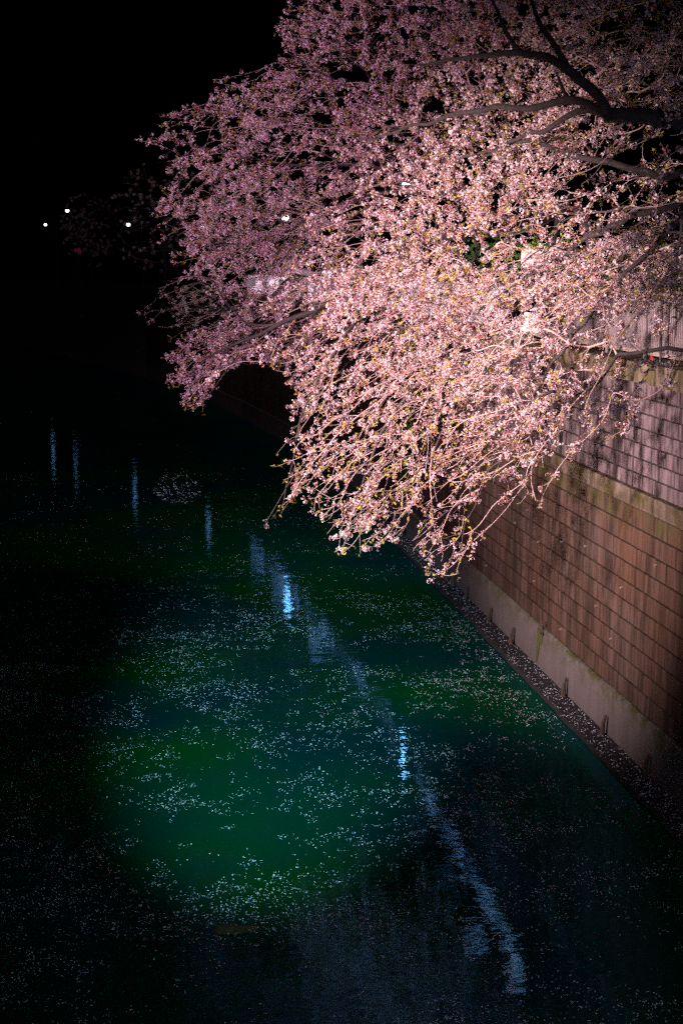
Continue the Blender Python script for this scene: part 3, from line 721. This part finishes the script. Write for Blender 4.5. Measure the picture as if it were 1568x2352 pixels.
boughsB = [(tB + bough((1290,480,30.4),(1200,520,30.0),(1110,535,29.6),(1010,546,29.3),(950,565,29.2),(880,612,29),(760,690,28.8),(640,745,28.8),(520,800,29),(420,870,29.5)), .22, .012),
  (bough((1290,480,30.4),(1262,600,29.2),(1230,690,28.4),(1190,722,27.8),(1140,752,27.2),(1080,795,26.6),(1020,835,26.2),(960,880,26),(900,960,26),(840,1080,26),(800,1200,26)), .115, .010),
  (bough((1130,760,27.1),(1060,900,26),(1010,1000,25.5),(985,1100,25.2),(1000,1230,25)), .04, .008),
  (bough((1180,735,27.6),(1170,860,25.4),(1150,980,24.6),(1120,1090,24.2),(1070,1200,24),(1050,1290,24)), .035, .007),
  (bough((1170,860,25.4),(1210,960,24.2),(1225,1060,23.6),(1225,1150,23.4)), .018, .006),
  (bough((1200,520,30.0),(1090,470,30.2),(960,430,30.2),(850,455,30.4),(740,482,31),(640,540,31.8),(520,560,32.5),(420,520,33)), .085, .012),
  (bough((960,430,30.2),(850,380,30.8),(700,380,31.6),(560,360,32.5),(430,330,33.5)), .05, .010),
  (bough((1090,470,30.2),(1000,330,29.6),(880,240,29.6),(760,180,30),(660,120,30.6)), .06, .012),
  (bough((880,612,29),(800,760,27.8),(740,860,27.4),(690,960,27.2),(670,1060,27),(650,1160,27)), .04, .008),
  (bough((640,745,28.8),(560,740,29.5),(480,640,30.4),(400,640,31.0)), .03, .008),
  (bough((1000,330,29.6),(900,330,30.6),(760,300,31.4),(600,270,32.6),(470,260,33.6)), .04, .010)]
def pix_of(p):
    m = cam.rotation_euler.to_matrix().transposed(); v = m @ (Vector(p)-Vector((0,0,H))); return 784+F*v.x/-v.z, 1176-F*v.y/-v.z
def clp(p):
    x, y = pix_of(p)
    v = .80
    v *= 1-.5*sst(y, 850, 1150); v *= 1+.25*sst(x, 1200, 1300)*sst(y, 690, 800); v *= 1-.25*sst(x, 1330, 1450)*(1-sst(y, 500, 620))
    return v
make_tree('large near cherry tree whose dark limbs reach in from the right', (10.9,18.8,6.6), boughsA, ptsA, clp, np.random.default_rng(5))
make_tree('floodlit cherry tree drooping low over the canal from mid bank', (10.6,31.2,6.6), boughsB, ptsB, clp, np.random.default_rng(6))

# ---- distant trees along the banks
def far_tree(label, cx, cy, base_z, cz, rx, ry, rz, n, seed, scale=(1.3,1.9), lean=(0,0)):
    rng = np.random.default_rng(seed); pts = []
    while len(pts) < n:
        v = rng.uniform(-1,1,3)
        if v@v > 1 or v@v < .08: continue
        p = np.array([cx+lean[0]+v[0]*rx, cy+lean[1]+v[1]*ry, cz+v[2]*rz])
        if mnoise.noise(Vector(p)*.6) < -.15: continue
        pts.append(p)
    t = [(cx,cy,base_z),(cx+.1,cy,base_z+1.2),(cx+lean[0]*.4,cy+lean[1]*.4,(base_z+cz)/2),(cx+lean[0],cy+lean[1],cz)]
    bs = [(t, .22, .06)] + [([t[2], (cx+lean[0]+math.cos(a)*rx*.6, cy+lean[1]+math.sin(a)*ry*.6, cz+rz*.1)], .09, .02) for a in (0, 1.3, 2.6, 3.9, 5.1)]
    make_tree(label, (cx,cy,base_z), bs, pts, lambda p: .75, rng, tip=.009, seg=.5, extra=.3, nparts=60, leafp=.3, scale=scale)
q = P(640, 560, 62); far_tree('dim magenta cherry tree behind the floodlit blossom', q.x+1.5, 62, 6.7, 10.2, 3.6, 4, 2.6, 420, 31, lean=(-2.5,0))
q = P(430, 770, 58); far_tree('low pale violet cherry bough hanging over the canal beyond', q.x+4.2, 58, 6.7, 6.6, 2.6, 2.4, 1.5, 260, 32, (1.2,1.6), lean=(-3.6,0))
q = P(205, 525, 158); far_tree('faint grey green tree beside the highest distant lamp', q.x, 160, 6.7, q.z, 3.2, 3.2, 4.2, 260, 33, (2.4,3.4))
q = P(320, 500, 118); far_tree('barely lit russet tree right of the distant lamps', q.x+2.0, 120, 6.7, q.z, 4.6, 4, 5.0, 320, 34, (2.0,3.0))

# ---- shrubs on the bank behind the fence
for k, (px, py, y, rr, lab) in enumerate(((1320,560,27,1.1,'dark green shrub behind the fence under the near limbs'),(1440,600,24,1.0,'dark green shrub behind the fence nearest the right edge'),(1215,620,34,1.3,'dark green shrub behind the pale ringed sign'),(1010,690,40,1.3,'dark green shrub behind the fence by the ivy corner'))):
    q = P(px, py, y); x = max(q.x, 9.9); e = empty('shrub', (x, y, 6.7)); tag(e, lab, 'shrub', 'shrubs behind the fence')
    rng = np.random.default_rng(50+k); v = rng.normal(size=(900,3)); v /= np.linalg.norm(v, axis=1)[:,None]; v *= (rng.uniform(.35,1,900)**.5)[:,None]*np.array([rr*.8,rr,rr]); v[:,2] += rr*1.05
    V, Fc = leafcards(v, .16, rng); tag(obj('foliage', mesh_fast('foliage', V, Fc, [M_IVY]), e), kind='stuff')
    b = MB()
    for j in range(5): a = j*1.25; b.tube([(0,0,0),(math.cos(a)*.25,math.sin(a)*.25,rr*.7),(math.cos(a)*.5,math.sin(a)*.5,rr*1.4)], [.03,.02,.01], 6)
    b.build('stems', M_TWIG, e)

# ------------------------------------------------------------------ petals on the water and on the footing
def petal_field(n, xr, yr, fn, rng, z, name, label, size=.023):
    C = []
    while len(C) < n:
        x = rng.uniform(*xr); y = yr[0]+(yr[1]-yr[0])*rng.random()**1.25
        if rng.random() < fn(x, y):
            C.append((x, y))
            while rng.random() < .30 and len(C) < n: C.append((x+rng.normal(0,.05), y+rng.normal(0,.04)))
    C = np.array(C); m = len(C); a = rng.uniform(0, 2*math.pi, m); s = size*rng.uniform(.7,1.25,m); tl = rng.uniform(-.25,.35,(m,4))
    loc = np.array([[-.5,0],[.1,.38],[.5,0],[.1,-.38]])
    V = np.zeros((m,4,3)); ca, sa = np.cos(a), np.sin(a)
    for k in range(4):
        lx, ly = loc[k]*1.0; V[:,k,0] = C[:,0]+(lx*ca-ly*sa)*s; V[:,k,1] = C[:,1]+(lx*sa+ly*ca)*s; V[:,k,2] = z(C[:,0]) + .004 + np.abs(tl[:,k])*s*1.3
    o = obj(name, mesh_fast(name, V.reshape(-1,3), np.arange(m*4).reshape(m,4), [M_FLOAT])); tag(o, label, 'petals', kind='stuff'); return o
def pf(x, y):
    v = Vector((x*.5, y*.42, 0)); d = .38 + 1.0*mnoise.noise(v) + .7*mnoise.noise(v*2.7) + .8*mnoise.noise(v*6)
    d = max(0, d)**1.4
    d *= 1-.8*sst(y, 30, 40)
    if x > 7.7: return 0
    return min(1, d)
rp = np.random.default_rng(77)
petal_field(48000, (-9, 7.7), (12, 60), pf, rp, lambda x: 0*x, 'floating_petals', 'pale fallen petals drifting in loose rafts on the canal')
def lf_(x, y): return .35+.6*abs(mnoise.noise(Vector((x*3, y*1.3, 4))))
petal_field(2600, (7.80, 8.20), (16, 44), lf_, rp, lambda x: .078 + (x-7.8)*.06, 'stranded_petals', 'fallen petals stranded along the dark footing of the wall', .026)
# drifting raft of twigs and a barely submerged stone
q = Vector((0,0,H)) + ray(408,1122)*((0-H)/ray(408,1122).z)
o = petal_field(260, (q.x-1.0, q.x+1.0), (q.y-4.0, q.y+4.0), lambda x, y: 1 if ((x-q.x)/.95)**2+((y-q.y)/3.8)**2 < 1 else 0, rp, lambda x: 0*x+.02, 'petal_raft', 'oval raft of petals floating far down the canal', .10)
q = Vector((0,0,H)) + ray(540,2132)*((0-H)/ray(540,2132).z)
b = MB(); b.sphere((0,0,0), .30, 14, 10, sc=(1,.55,.3))
vs2 = []
for v in b.v: f_ = 1+.45*mnoise.noise(Vector(v)*5+Vector((3,1,2))); vs2.append((v[0]*f_, v[1]*f_, v[2]*f_))
b.v = vs2; o = b.build('stone', M_ALGAE, smooth=True, loc=(q.x, q.y, -.045)); tag(o, 'mossy stone just breaking the water surface at the bottom', 'stone')
print('objects', len(scene.objects), 'tris', sum(len(o.data.polygons)*2 for o in scene.objects if o.type == 'MESH'))
